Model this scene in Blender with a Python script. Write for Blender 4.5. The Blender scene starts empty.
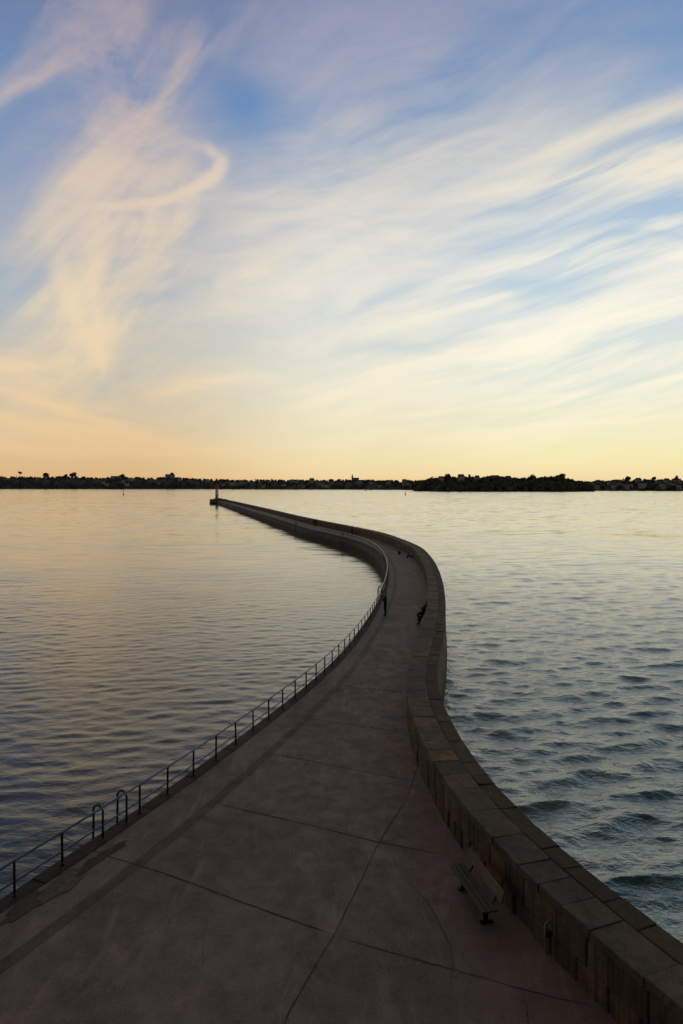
import bpy, bmesh, math, random
import numpy as np
from mathutils import Vector, Matrix
random.seed(7); rng = np.random.default_rng(7)
PI = math.pi; R = math.radians
scene = bpy.context.scene; C = scene.collection
F = 683.0; CX = 341.5; HY = 486.0          # lens in pixels, horizon row
CAMZ = 12.0; DZ = 2.0                      # eye above the water, deck above the water

# ------------------------------------------------------------------ helpers
def tag(o, label=None, cat=None, group=None, kind=None):
    if label: o['label'] = label
    if cat: o['category'] = cat
    if group: o['group'] = group
    if kind: o['kind'] = kind
    return o
def empty(name, loc=(0, 0, 0), rz=0):
    o = bpy.data.objects.new(name, None); C.objects.link(o)
    o.location = loc; o.rotation_euler = (0, 0, rz); o.empty_display_size = .3
    return o
class MB:
    def __init__(s): s.v = []; s.f = []; s.m = []; s.uv = None
    def add(s, vs, fs, mi=0):
        n = len(s.v); s.v += [tuple(v) for v in vs]
        s.f += [tuple(i + n for i in f) for f in fs]; s.m += [mi] * len(fs)
    def box(s, c, d, rz=0, mi=0, taper=1):
        cx, cy, cz = c; dx, dy, dz = d[0] / 2, d[1] / 2, d[2] / 2; ca, sa = math.cos(rz), math.sin(rz); vs = []
        for z in (-1, 1):
            k = taper if z > 0 else 1
            for x, y in ((-1, -1), (1, -1), (1, 1), (-1, 1)):
                X, Y = x * dx * k, y * dy * k
                vs.append((cx + X * ca - Y * sa, cy + X * sa + Y * ca, cz + z * dz))
        s.add(vs, [(0, 3, 2, 1), (4, 5, 6, 7), (0, 1, 5, 4), (1, 2, 6, 5), (2, 3, 7, 6), (3, 0, 4, 7)], mi)
    def tube(s, pts, r, n=8, mi=0, cap=True, r2=None):
        pts = [Vector(p) for p in pts]; rings = []
        for i, p in enumerate(pts):
            t = (pts[min(i + 1, len(pts) - 1)] - pts[max(i - 1, 0)]).normalized()
            a = Vector((0, 0, 1)) if abs(t.z) < .9 else Vector((0, 1, 0))
            u = t.cross(a).normalized(); w = t.cross(u)
            rr = r if r2 is None else r + (r2 - r) * i / (len(pts) - 1)
            rings.append([p + (u * math.cos(k * 2 * PI / n) + w * math.sin(k * 2 * PI / n)) * rr for k in range(n)])
        vs = [v for q in rings for v in q]; fs = []
        for i in range(len(pts) - 1):
            for k in range(n):
                a, b = i * n + k, i * n + (k + 1) % n
                fs.append((a, b, b + n, a + n))
        if cap: fs.append(tuple(range(n))[::-1]); fs.append(tuple((len(pts) - 1) * n + k for k in range(n)))
        s.add(vs, fs, mi)
    def lathe(s, prof, n=16, c=(0, 0), mi=0):
        vs = []; fs = []
        for r, z in prof:
            for k in range(n): vs.append((c[0] + r * math.cos(2 * PI * k / n), c[1] + r * math.sin(2 * PI * k / n), z))
        for i in range(len(prof) - 1):
            for k in range(n):
                a, b = i * n + k, i * n + (k + 1) % n
                fs.append((a, b, b + n, a + n))
        fs.append(tuple(range(n))[::-1]); fs.append(tuple((len(prof) - 1) * n + k for k in range(n)))
        s.add(vs, fs, mi)
    def block(s, P, ch=.02, jit=0.0, mi=0):
        """chamfered stone from 8 corners: P[0:4] bottom ring, P[4:8] top ring"""
        P = [Vector(p) for p in P]
        L = [max((P[1] - P[0]).length, .05), max((P[3] - P[0]).length, .05), max((P[4] - P[0]).length, .05)]
        c = [min(.45, ch / l) for l in L]
        def tri(a, b, d):
            lo = P[0].lerp(P[1], a).lerp(P[3].lerp(P[2], a), b); hi = P[4].lerp(P[5], a).lerp(P[7].lerp(P[6], a), b)
            return lo.lerp(hi, d)
        vs = []; idx = {}
        for i in (0, 1):
            for j in (0, 1):
                for k in (0, 1):
                    o = Vector([random.uniform(-jit, jit) for _ in range(3)])
                    q = [c[t] if b == 0 else 1 - c[t] for t, b in enumerate((i, j, k))]
                    for ax in range(3):
                        w = list(q); w[ax] = (0, 1)[(i, j, k)[ax]]
                        idx[(i, j, k, ax)] = len(vs); vs.append(tri(*w) + o)
        fs = []
        for ax in range(3):
            o1, o2 = [a for a in range(3) if a != ax]
            for b in (0, 1):
                ring = []
                for p, q in ((0, 0), (1, 0), (1, 1), (0, 1)):
                    t = [0, 0, 0]; t[ax] = b; t[o1] = p; t[o2] = q; ring.append(idx[(t[0], t[1], t[2], ax)])
                fs.append(tuple(ring))
        for ax in range(3):
            o1, o2 = [a for a in range(3) if a != ax]
            for p in (0, 1):
                for q in (0, 1):
                    t0 = [0, 0, 0]; t0[o1] = p; t0[o2] = q; t1 = list(t0); t1[ax] = 1
                    fs.append((idx[(*t0, o1)], idx[(*t0, o2)], idx[(*t1, o2)], idx[(*t1, o1)]))
        for i in (0, 1):
            for j in (0, 1):
                for k in (0, 1): fs.append(tuple(idx[(i, j, k, a)] for a in range(3)))
        s.add(vs, fs, mi)
    def build(s, name, mats, parent=None, smooth=False, fixn=True):
        me = bpy.data.meshes.new(name); me.from_pydata(s.v, [], s.f)
        if not isinstance(mats, (list, tuple)): mats = [mats]
        for m in mats: me.materials.append(m)
        if len(mats) > 1: me.polygons.foreach_set('material_index', s.m)
        if s.uv:
            ul = me.uv_layers.new(name='UVMap')
            li = np.zeros(len(me.loops), dtype=np.int32); me.loops.foreach_get('vertex_index', li)
            ul.data.foreach_set('uv', np.array(s.uv, dtype=np.float32)[li].ravel())
        if fixn:
            bm = bmesh.new(); bm.from_mesh(me); bmesh.ops.recalc_face_normals(bm, faces=bm.faces); bm.to_mesh(me); bm.free()
        if smooth: me.polygons.foreach_set('use_smooth', [True] * len(me.polygons))
        o = bpy.data.objects.new(name, me); C.objects.link(o)
        if parent: o.parent = parent
        return o
def copy_tree(o, parent=None):
    c = o.copy(); C.objects.link(c)
    if parent: c.parent = parent
    for ch in list(o.children): copy_tree(ch, c)
    return c
def world(px, py, z=DZ):
    v = py - HY; y = (CAMZ - z) * F / v
    return ((px - CX) / F * y, y)

# ------------------------------------------------------------------ materials
def s2l(c): return tuple((x / 255 / 12.92 if x / 255 <= .04045 else ((x / 255 + .055) / 1.055) ** 2.4) for x in c)
class NT:
    def __init__(s, nt): s.nt = nt; s.N = nt.nodes; s.L = nt.links
    def n(s, t, **k):
        o = s.N.new(t)
        for a, b in k.items(): setattr(o, a, b)
        return o
    def put(s, sock, v):
        if isinstance(v, bpy.types.NodeSocket): s.L.new(v, sock)
        elif v is not None: sock.default_value = v
    def math(s, op, a, b=None, c=None, clamp=False):
        o = s.n('ShaderNodeMath', operation=op, use_clamp=clamp)
        for i, x in enumerate((a, b, c)): s.put(o.inputs[i], x)
        return o.outputs[0]
    def vm(s, op, a, b=None, out=0):
        o = s.n('ShaderNodeVectorMath', operation=op); s.put(o.inputs[0], a); s.put(o.inputs[1], b)
        return o.outputs['Value'] if op in ('DOT_PRODUCT', 'LENGTH') else o.outputs[0]
    def comb(s, x, y, z):
        o = s.n('ShaderNodeCombineXYZ')
        for i, q in enumerate((x, y, z)): s.put(o.inputs[i], q)
        return o.outputs[0]
    def noise(s, vec, scale, detail=4, rough=.55, dist=0, out='Fac'):
        o = s.n('ShaderNodeTexNoise'); s.put(o.inputs['Vector'], vec); o.inputs['Scale'].default_value = scale
        o.inputs['Detail'].default_value = detail; o.inputs['Roughness'].default_value = rough; o.inputs['Distortion'].default_value = dist
        return o.outputs[out]
    def ramp(s, fac, stops, interp='LINEAR'):
        o = s.n('ShaderNodeValToRGB'); cr = o.color_ramp; cr.interpolation = interp
        while len(cr.elements) < len(stops): cr.elements.new(.5)
        for e, (p, c) in zip(cr.elements, stops):
            e.position = p
            if not isinstance(c, (tuple, list)): c = (c, c, c)
            e.color = (*c[:3], 1)
        s.put(o.inputs[0], fac); return o.outputs[0]
    def mix(s, fac, a, b, mode='MIX'):
        o = s.n('ShaderNodeMix', data_type='RGBA', blend_type=mode); s.put(o.inputs[0], fac)
        for i, x in ((6, a), (7, b)):
            if isinstance(x, tuple) and len(x) == 3: x = (*x, 1)
            s.put(o.inputs[i], x)
        return o.outputs[2]
def mat(name):
    m = bpy.data.materials.new(name); m.use_nodes = True; t = NT(m.node_tree)
    b = m.node_tree.nodes['Principled BSDF']
    return m, t, b
def geo(t): return t.n('ShaderNodeNewGeometry')
def bump(t, b, h, strength=.5, dist=.02):
    o = t.n('ShaderNodeBump'); o.inputs['Strength'].default_value = strength; o.inputs['Distance'].default_value = dist
    t.put(o.inputs['Height'], h); t.L.new(o.outputs[0], b.inputs['Normal'])
def plain(name, col, rough=.6, metal=0, var=.25, scale=6, col2=None):
    m, t, b = mat(name); tc = t.n('ShaderNodeTexCoord'); nz = t.noise(tc.outputs['Object'], scale, 5, .6)
    k = col2 or tuple(c * (1 - var) for c in col)
    t.put(b.inputs['Base Color'], t.mix(t.ramp(nz, [(.35, 0), (.65, 1)]), k, tuple(col)))
    b.inputs['Roughness'].default_value = rough; b.inputs['Metallic'].default_value = metal
    bump(t, b, nz, .3, .01)
    return m

# deck concrete
def deck_mat(name, A, B, stain):
    m, t, b = mat(name); pos = geo(t).outputs['Position']
    big = t.noise(pos, .35, 5, .6, .4); mid = t.noise(pos, 2.2, 6, .65, .2); fine = t.noise(pos, 24, 6, .75)
    col = t.mix(t.ramp(big, [(.36, 0), (.64, 1)]), A, B)
    col = t.mix(t.ramp(mid, [(.42, 0), (.72, .5)]), col, stain)
    str_ = t.noise(t.vm('MULTIPLY', pos, (.9, .25, 1)), 1.6, 6, .7, .8)
    col = t.mix(t.ramp(str_, [(.52, 0), (.72, .6)]), col, tuple(c * 1.55 for c in A))
    col = t.mix(.8, col, t.ramp(fine, [(.3, .5), (.5, 1.0), (.7, 1.5)]), 'MULTIPLY')
    spk = t.n('ShaderNodeTexVoronoi'); t.put(spk.inputs['Vector'], pos); spk.inputs['Scale'].default_value = 9
    col = t.mix(t.ramp(spk.outputs['Distance'], [(.03, .8), (.09, 0)]), col, tuple(c * .3 for c in A))
    t.put(b.inputs['Base Color'], col)
    t.put(b.inputs['Roughness'], t.ramp(mid, [(.3, .62), (.7, .92)])); b.inputs['Specular IOR Level'].default_value = .25
    bump(t, b, t.math('ADD', t.math('MULTIPLY', mid, .6), fine), .55, .015)
    return m
M = {}
M['deck'] = deck_mat('weathered_concrete', (.305, .236, .194), (.225, .176, .148), (.140, .108, .091))
M['deck_strip'] = deck_mat('dark_gutter_concrete', (.175, .140, .118), (.135, .108, .092), (.095, .076, .064))
M['joint'] = plain('joint_dirt', (.10, .078, .064), .95, scale=3, col2=(.045, .035, .028))
# stones: colour per stone
def stone_mat(name, cols, stain=True):
    m, t, b = mat(name); g = geo(t); pos = g.outputs['Position']; rnd = g.outputs['Random Per Island']
    n = len(cols); base = t.ramp(rnd, [((i) / n, c) for i, c in enumerate(cols)], 'CONSTANT')
    mid = t.noise(pos, 3.5, 6, .65, .6); fine = t.noise(pos, 30, 6, .75); big = t.noise(pos, .9, 4, .6, .5)
    col = t.mix(t.ramp(big, [(.35, .0), (.7, .6)]), base, (.05, .045, .03))
    col = t.mix(t.ramp(mid, [(.45, 0), (.75, .7)]), col, (.035, .03, .022))
    col = t.mix(.85, col, t.ramp(fine, [(.25, .45), (.5, 1.0), (.75, 1.5)]), 'MULTIPLY')
    lich = t.noise(pos, 7, 5, .7, 1.2)
    col = t.mix(t.ramp(lich, [(.60, 0), (.68, .45)]), col, (.26, .19, .08))
    if stain:   # rust and water runs down the face
        st = t.noise(t.vm('MULTIPLY', pos, (2.6, 2.6, .18)), 1.6, 4, .6)
        col = t.mix(t.ramp(st, [(.50, 0), (.66, .85)]), col, (.045, .022, .010))
        st2 = t.noise(t.vm('MULTIPLY', pos, (2.1, 2.1, .12)), 1.1, 3, .6)
        col = t.mix(t.ramp(st2, [(.56, 0), (.68, .55)]), col, (.30, .135, .04))
    t.put(b.inputs['Base Color'], col); b.inputs['Roughness'].default_value = .85; b.inputs['Specular IOR Level'].default_value = .25
    bump(t, b, t.math('ADD', mid, t.math('MULTIPLY', fine, .7)), .8, .03)
    return m
M['coping'] = stone_mat('granite_coping', [(.19, .148, .10), (.25, .17, .095), (.165, .135, .10), (.31, .20, .095), (.22, .165, .105), (.14, .118, .09), (.25, .175, .105)], False)
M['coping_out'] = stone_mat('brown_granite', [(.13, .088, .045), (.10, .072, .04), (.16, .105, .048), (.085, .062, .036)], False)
M['facing'] = stone_mat('stained_granite_facing', [(.26, .17, .10), (.19, .135, .09), (.30, .19, .09), (.15, .12, .085), (.22, .15, .10)])
M['edge'] = stone_mat('mossy_edge_stone', [(.11, .088, .058), (.085, .07, .05), (.14, .11, .08), (.07, .06, .045)], False)
M['mortar'] = plain('old_mortar', (.14, .12, .095), .95, scale=9, col2=(.05, .042, .034))
M['pale_mortar'] = plain('pale_cement_patch', (.22, .185, .15), .95, scale=7, col2=(.12, .095, .075))
# masonry faces with courses (UV = metres)
def masonry():
    m, t, b = mat('coursed_masonry'); uv = t.n('ShaderNodeTexCoord').outputs['UV']; pos = geo(t).outputs['Position']
    w = t.vm('ADD', uv, t.vm('MULTIPLY', t.noise(pos, 1.5, 3, out='Color'), (.08, .08, 0)))
    br = t.n('ShaderNodeTexBrick'); t.put(br.inputs['Vector'], w); br.inputs['Scale'].default_value = 1
    br.inputs['Brick Width'].default_value = 1.1; br.inputs['Row Height'].default_value = .5; br.inputs['Mortar Size'].default_value = .025
    br.inputs['Color1'].default_value = (.19, .145, .08, 1); br.inputs['Color2'].default_value = (.12, .10, .065, 1); br.inputs['Mortar'].default_value = (.03, .026, .02, 1)
    mid = t.noise(pos, 1.2, 6, .65, .4); fine = t.noise(pos, 14, 5, .7)
    col = t.mix(t.ramp(mid, [(.35, 0), (.7, .7)]), br.outputs['Color'], (.055, .052, .026))
    col = t.mix(.7, col, t.ramp(fine, [(.25, .5), (.5, 1.0), (.75, 1.4)]), 'MULTIPLY')
    z = t.n('ShaderNodeSeparateXYZ'); t.put(z.inputs[0], pos)
    h = t.math('ADD', z.outputs[2], t.math('MULTIPLY', t.noise(pos, .8, 4), 1.1))
    col = t.mix(t.ramp(t.math('MULTIPLY', h, .5), [(.60, .95), (.95, 0)]), col, (.016, .014, .008))   # weed below the tide mark, carried higher as painted waterline shadow
    t.put(b.inputs['Base Color'], col); b.inputs['Roughness'].default_value = .8
    bump(t, b, t.math('ADD', t.math('MULTIPLY', br.outputs['Fac'], -1.5), t.math('ADD', mid, fine)), .8, .05)
    return m
M['masonry'] = masonry()
M['rail'] = plain('blue_painted_rail', (.05, .10, .16), .30, .5, scale=10, col2=(.03, .07, .12))
M['post'] = plain('rusted_blue_post', (.03, .035, .045), .5, .4, scale=7, col2=(.05, .022, .014))
M['ladder'] = plain('blue_ladder_paint', (.03, .075, .13), .4, .4, scale=9)
M['iron'] = plain('dark_iron', (.02, .02, .022), .5, .6)
M['wood'] = plain('weathered_plank', (.21, .155, .115), .75, scale=3, col2=(.14, .105, .08))
M['seatwood'] = plain('worn_seat_plank', (.11, .092, .078), .75, scale=3, col2=(.07, .06, .052))
M['galv'] = plain('pale_galvanised_metal', (.42, .42, .40), .45, .6)
M['white'] = plain('white_render', (.82, .80, .77), .7, scale=1)
M['redp'] = plain('red_paint', (.42, .03, .03), .5)
M['glass'] = plain('dark_window_glass', (.03, .035, .04), .15)
M['skin'] = plain('skin', (.36, .21, .15), .55)
M['hair'] = plain('dark_hair', (.015, .011, .009), .6)
def cloth(name, c): return plain(name, c, .9, scale=14)
M['navy'] = cloth('navy_jacket', (.008, .009, .013)); M['black'] = cloth('black_cloth', (.006, .006, .007)); M['jeans'] = cloth('dark_jeans', (.009, .011, .018))
M['redc'] = cloth('red_jacket', (.30, .025, .02)); M['pale'] = cloth('pale_shirt', (.42, .40, .38)); M['olive'] = cloth('olive_coat', (.03, .03, .02))
M['shoe'] = plain('shoe_leather', (.01, .009, .008), .5)
M['wall_a'] = plain('grey_house_render', (.34, .33, .33), .9, scale=.4); M['wall_b'] = plain('cream_house_render', (.42, .38, .32), .9, scale=.4)
M['roof'] = plain('slate_roof', (.035, .038, .045), .7, scale=.6); M['chim'] = plain('brick_chimney', (.16, .08, .06), .9)
M['hull'] = plain('white_hull', (.5, .5, .5), .35); M['hull_d'] = plain('dark_hull', (.03, .04, .06), .4)
M['bark'] = plain('bark', (.05, .038, .028), .95, scale=2)
def leaf(name, a, b_):
    m, t, b = mat(name); g = geo(t)
    n = t.noise(g.outputs['Position'], .09, 4, .6); f = t.mix(t.ramp(n, [(.35, 0), (.65, 1)]), a, b_)
    f = t.mix(.7, f, t.ramp(g.outputs['Random Per Island'], [(0, .5), (1, 1.35)]), 'MULTIPLY')
    t.put(b.inputs['Base Color'], f); b.inputs['Roughness'].default_value = .8; b.inputs['Specular IOR Level'].default_value = .1
    return m
M['leaf'] = leaf('dark_foliage', (.075, .082, .055), (.095, .088, .058)); M['land'] = plain('scrub_and_rock', (.07, .068, .055), .95, scale=.02, col2=(.05, .054, .042))

# ------------------------------------------------------------------ curves of the jetty
def catmull(P, step=.5):
    P = [np.array(p, float) for p in P]; P = [2 * P[0] - P[1]] + P + [2 * P[-1] - P[-2]]; out = []
    for i in range(1, len(P) - 2):
        p0, p1, p2, p3 = P[i - 1:i + 3]; a = .5
        t0 = 0; t1 = t0 + np.linalg.norm(p1 - p0) ** a; t2 = t1 + np.linalg.norm(p2 - p1) ** a; t3 = t2 + np.linalg.norm(p3 - p2) ** a
        for t in np.linspace(t1, t2, 24, endpoint=False):
            A1 = (t1 - t) / (t1 - t0) * p0 + (t - t0) / (t1 - t0) * p1; A2 = (t2 - t) / (t2 - t1) * p1 + (t - t1) / (t2 - t1) * p2
            A3 = (t3 - t) / (t3 - t2) * p2 + (t - t2) / (t3 - t2) * p3
            B1 = (t2 - t) / (t2 - t0) * A1 + (t - t0) / (t2 - t0) * A2; B2 = (t3 - t) / (t3 - t1) * A2 + (t - t1) / (t3 - t1) * A3
            out.append((t2 - t) / (t2 - t1) * B1 + (t - t1) / (t2 - t1) * B2)
    out.append(P[-2]); out = np.array(out)
    return resample(out, step)
def resample(c, step):
    s = np.r_[0, np.cumsum(np.linalg.norm(np.diff(c, axis=0), axis=1))]; n = int(s[-1] / step) + 1
    q = np.linspace(0, s[-1], n); return np.c_[np.interp(q, s, c[:, 0]), np.interp(q, s, c[:, 1])]
def smooth(c, k=9, it=3):
    c = c.copy()
    for _ in range(it):
        p = np.pad(c, ((k // 2, k // 2), (0, 0)), mode='edge'); q = np.stack([np.convolve(p[:, j], np.ones(k) / k, 'valid') for j in (0, 1)], 1)
        q[:k] = c[:k]; q[-k:] = c[-k:]; c = q
    return c
def offset(c, d):       # positive = to the right of travel (seaward)
    t = np.gradient(c, axis=0); t /= np.linalg.norm(t, axis=1)[:, None]
    return c + np.c_[t[:, 1], -t[:, 0]] * np.asarray(d).reshape(-1, 1)
OUT = [(11.6, 1.2), (9.7, 5.6), (7.9, 9.6), (6.46, 12.9), (5.37, 15.8), (4.77, 17.9), (4.36, 20.2), (4.02, 24.5), (4.07, 29.1), (4.75, 34), (5.76, 38.9), (7.75, 51.0), (9.5, 65), (10.8, 80.3), (11.3, 97.4), (10.2, 110), (7.7, 128), (2.1, 149), (-8.6, 186), (-28.4, 264), (-52, 356), (-77, 453)]
LEFT = [(-15.2, 1.2), (-12.6, 6.8), (-9.75, 12.7), (-7.93, 16.5), (-7.355, 17.9), (-6.775, 19.3), (-5.65, 22.0), (-4.58, 24.9), (-3.1, 29.2), (-1.69, 33.5), (.21, 40.7), (2.15, 51.0), (4.3, 67), (5.35, 80), (5.75, 94), (5.1, 109), (2.8, 124), (-1.6, 140), (-9.4, 165), (-14.2, 184.7), (-34, 262.7), (-57.2, 354.6), (-82.2, 451.6)]
outer = smooth(catmull(OUT, .5)); inner = offset(outer, -1.35); left = smooth(catmull(LEFT, .5))
ledge = offset(left, -.22)            # outer lip of the deck on the harbour side
def arclen(c): return np.r_[0, np.cumsum(np.linalg.norm(np.diff(c, axis=0), axis=1))]
def at(c, s, S=None):
    S = arclen(c) if S is None else S
    return np.array([np.interp(s, S, c[:, 0]), np.interp(s, S, c[:, 1])])
def near_index(c, y): return int(np.argmin(np.abs(c[:, 1] - y)))
def s_at_y(c, y): return arclen(c)[near_index(c, y)]
def coarse(c): 
    idx = [0]; S = arclen(c)
    for i in range(1, len(c)):
        lim = .5 if c[i, 1] < 150 else 4
        if S[i] - S[idx[-1]] >= lim or i == len(c) - 1: idx.append(i)
    return idx
def sweep_face(a, b, za, zb, name, m, parent, base_s=None):
    """vertical sheet between curve a at za and curve b at zb with UV in metres"""
    mb = MB(); S = arclen(a); n = len(a); uv = []
    for i in range(n):
        mb.v += [(a[i, 0], a[i, 1], za), (b[i, 0], b[i, 1], zb)]; uv += [(S[i], za), (S[i], zb)]
    for i in range(n - 1): mb.f.append((2 * i, 2 * i + 2, 2 * i + 3, 2 * i + 1)); mb.m.append(0)
    mb.uv = uv; return mb

# path surface (setting) : sheet between the harbour lip and the wall foot
idx = coarse(outer); mb = MB()
li = resample(ledge, arclen(ledge)[-1] / (len(idx) * 3 - 1))
prev = 0; pairs = []
for i in idx:
    d = np.linalg.norm(li - inner[i], axis=1); j = int(np.argmin(d[prev:prev + 200])) + prev; prev = j; pairs.append((i, j))
pairs[0] = (0, 0)
for i, j in pairs:
    a = li[j]; b = inner[i] + (outer[i] - inner[i]) * .3
    for k in range(5): p = a + (b - a) * k / 4; mb.v.append((p[0], p[1], DZ))
for r in range(len(pairs) - 1):
    for k in range(4): q = r * 5 + k; mb.f.append((q, q + 1, q + 6, q + 5)); mb.m.append(0)
tag(mb.build('path', M['deck']), kind='structure')
# darker gutter strip and slab joints, laid on the path
def ribbon(name, pts, w, m, z, wob=0, parent=None):
    c = np.array(pts, float); c = resample(c, .12 if wob else .4); n = len(c)
    if wob:
        ph = rng.uniform(0, 6, 6); s = np.arange(n) * .12
        c = offset(c, .4 * wob * (np.sin(s * 1.3 + ph[0]) + .6 * np.sin(s * 3.1 + ph[1]) + .35 * np.sin(s * 7.3 + ph[2]) + .25 * np.sin(s * 15 + ph[3])))
    ww = w * .75 * (.6 + .55 * np.abs(np.sin(np.arange(n) * .37 + 1) * np.sin(np.arange(n) * .11))) if wob else np.full(n, w)
    if wob: ww *= np.clip(np.minimum(np.arange(n), np.arange(n)[::-1]) / 5, .25, 1)
    a = offset(c, -ww / 2); b = offset(c, ww / 2); q = MB()
    for i in range(n): q.v += [(a[i, 0], a[i, 1], z), (b[i, 0], b[i, 1], z)]
    for i in range(n - 1): q.f.append((2 * i, 2 * i + 1, 2 * i + 3, 2 * i + 2)); q.m.append(0)
    return q
g = offset(left, np.interp(left[:, 1], [0, 20, 45, 200], [1.85, 1.75, .95, .8])); k1 = near_index(left, 120)
gi = g[:k1]
tag(ribbon('x', gi, .34, None, DZ + .004).build('gutter_strip', M['deck_strip'], fixn=False), kind='structure')
J = MB()
def addr(q): J.add(q.v, q.f)
P = lambda px, py: world(px, py)
addr(ribbon('', [P(40, 828), P(105, 855), P(160, 872), P(250, 905), P(334, 935)], .045, None, DZ + .008, .02))
addr(ribbon('', [P(215, 803), P(300, 823), P(378, 842), P(450, 856)], .04, None, DZ + .008, .02))
addr(ribbon('', [P(270, 1060), P(290, 1010), P(334, 935), P(378, 845), P(408, 795), P(425, 745)], .03, None, DZ + .008, .018))
addr(ribbon('', [P(262, 752), P(321, 763), P(386, 776), P(425, 783)], .035, None, DZ + .008, .015))
addr(ribbon('', [P(290, 714), P(314, 719), P(358, 726), P(398, 731)], .04, None, DZ + .008, .015))
addr(ribbon('', [P(404, 877), P(425, 900), P(440, 925), P(450, 946), P(454, 970), P(450, 1000)], .022, None, DZ + .008, .05))
addr(ribbon('', [P(334, 935), P(400, 956), P(454, 970), P(508, 985), P(600, 1008)], .03, None, DZ + .008, .045))
addr(ribbon('', [P(522, 990), P(527, 1010), P(529, 1040)], .03, None, DZ + .008, .03))
yy = 34.
while yy < 200:
    a = ledge[near_index(ledge, yy)] + np.array([2.0, 0]); b = inner[near_index(inner, yy - .9)]
    if yy > 105: b = inner[near_index(inner, yy + 1.5)]; a = ledge[near_index(ledge, yy)] + np.array([.6, .2])
    addr(ribbon('', [tuple(a), tuple(b)], .05, None, DZ + .008, .015)); yy += 5.2
tag(J.build('slab_joint', M['joint'], fixn=False), kind='structure')
# worn and stained patches near the harbour edge
def blotch(name, px, py, rx, ry, ang_, m, z, seed):
    g_ = np.random.default_rng(seed); c = np.array(world(px, py)); q = MB(); n = 56; k = g_.uniform(0, 6.28, 5)
    q.v.append((*c, z))
    for i in range(n):
        a = 2 * PI * i / n; rr = 1 + .22 * math.sin(2 * a + k[0]) + .18 * math.sin(3 * a + k[1]) + .12 * math.sin(7 * a + k[2]) + .07 * math.sin(13 * a + k[3]) + g_.uniform(-.05, .05)
        x, y = rx * rr * math.cos(a), ry * rr * math.sin(a); q.v.append((c[0] + x * math.cos(ang_) - y * math.sin(ang_), c[1] + x * math.sin(ang_) + y * math.cos(ang_), z))
    for i in range(n): q.f.append((0, 1 + i, 1 + (i + 1) % n)); q.m.append(0)
    tag(q.build(name, m, fixn=False), kind='structure')
for i_, (a_, b_, c_, d_) in enumerate(((100, 858, .75, .2), (28, 905, .8, .24))):
    blotch('dirt_patch', a_, b_, c_, d_, R(66), M['edge'], DZ + .012, 20 + i_)
blotch('pale_patch', 62, 885, .70, .30, R(66), M['pale_mortar'], DZ + .016, 41)

# breakwater body on the harbour side
bw = empty('breakwater', (float(ledge[60, 0]), float(ledge[60, 1]), 0))
tag(bw, 'long curving stone breakwater with a low harbour-side face dropping into calm water', 'breakwater')
bpy.context.view_layer.update()
def inv(o, parent): o.parent = parent; o.matrix_parent_inverse = Matrix.Translation(-Vector(parent.location)); return o
# harbour face, battered outward under water
ci = coarse(ledge); lc = ledge[ci]
q = sweep_face(offset(lc, -.35), lc, -3.0, DZ - .17, '', None, None)
inv(q.build('harbour_face', M['masonry'], fixn=False), bw)
# edge stones : 0.5 m wide row under the railing, slightly proud of the deck
def stones(mb, c, o0, o1, z0, z1, lens, s0, s1, ch=.02, gap=.012, jit=.006, zjit=.006, skip=0):
    S = arclen(c); A = offset(c, o0); B = offset(c, o1); s = s0
    while s < s1 - .2:
        k = 1 + max(0, (at(c, s, S)[1] - 110) / 60); L = random.uniform(*lens) * min(k, 3)
        e = min(s + L, s1)
        a0, a1, b0, b1 = [at(X, t, S) for X, t in ((A, s + gap), (A, e - gap), (B, s + gap), (B, e - gap))]
        dz = random.uniform(-zjit, zjit)
        if skip and random.random() < skip: s = e; continue
        z0a = z0
        mb.block([(*a0, z0a), (*a1, z0a), (*b1, z0a), (*b0, z0a), (*a0, z1 + dz), (*a1, z1 + dz), (*b1, z1 + dz), (*b0, z1 + dz)], ch, jit)
        s = e
es = MB(); stones(es, left, -.26, .22, DZ - .2, DZ + .018, (.8, 1.7), 0, arclen(left)[-1], .012, .004, .006, .008)
inv(es.build('edge_stone', M['edge']), bw)
# sea side below the parapet
q2 = sweep_face(offset(outer[coarse(outer)], .25), outer[coarse(outer)], -3.0, DZ + 1.08, '', None, None)
inv(q2.build('seaward_face', M['masonry'], fixn=False), bw)

# parapet wall
sw = empty('sea_wall', (float(inner[30, 0]), float(inner[30, 1]), DZ))
tag(sw, 'thick waist-high stone parapet wall curving along the seaward edge of the path', 'wall')
oc = outer[coarse(outer)]; core = MB(); A = offset(oc, -1.29); B = offset(oc, -.02)
for i in range(len(oc)): core.v += [(*A[i], DZ - .3), (*A[i], DZ + 1.283), (*B[i], DZ + 1.272), (*B[i], DZ - .3)]
for i in range(len(oc) - 1):
    for k in range(3): core.f.append((4 * i + k, 4 * i + 4 + k, 4 * i + 5 + k, 4 * i + 1 + k)); core.m.append(0)
inv(core.build('wall_core', M['mortar'], fixn=False), sw)
sO = arclen(outer); sEnd = sO[-1]
cp = MB(); stones(cp, outer, -1.37, -.50, DZ + 1.10, DZ + 1.305, (.75, 1.35), 0, sEnd, .016, .004, .010, .012)
inv(cp.build('coping', M['coping']), sw)
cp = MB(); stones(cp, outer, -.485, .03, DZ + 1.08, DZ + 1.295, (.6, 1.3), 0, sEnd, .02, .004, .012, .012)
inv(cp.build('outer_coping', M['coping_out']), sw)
fc = MB(); stones(fc, outer, -1.35, -1.2, DZ + .50, DZ + 1.085, (.55, 1.05), 0, sEnd, .02, .010, .010, 0)
stones(fc, outer, -1.345, -1.2, DZ - .05, DZ + .475, (.5, .9), 0, sEnd, .035, .02, .014, .0, .10)
inv(fc.build('facing', M['facing']), sw)

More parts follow.
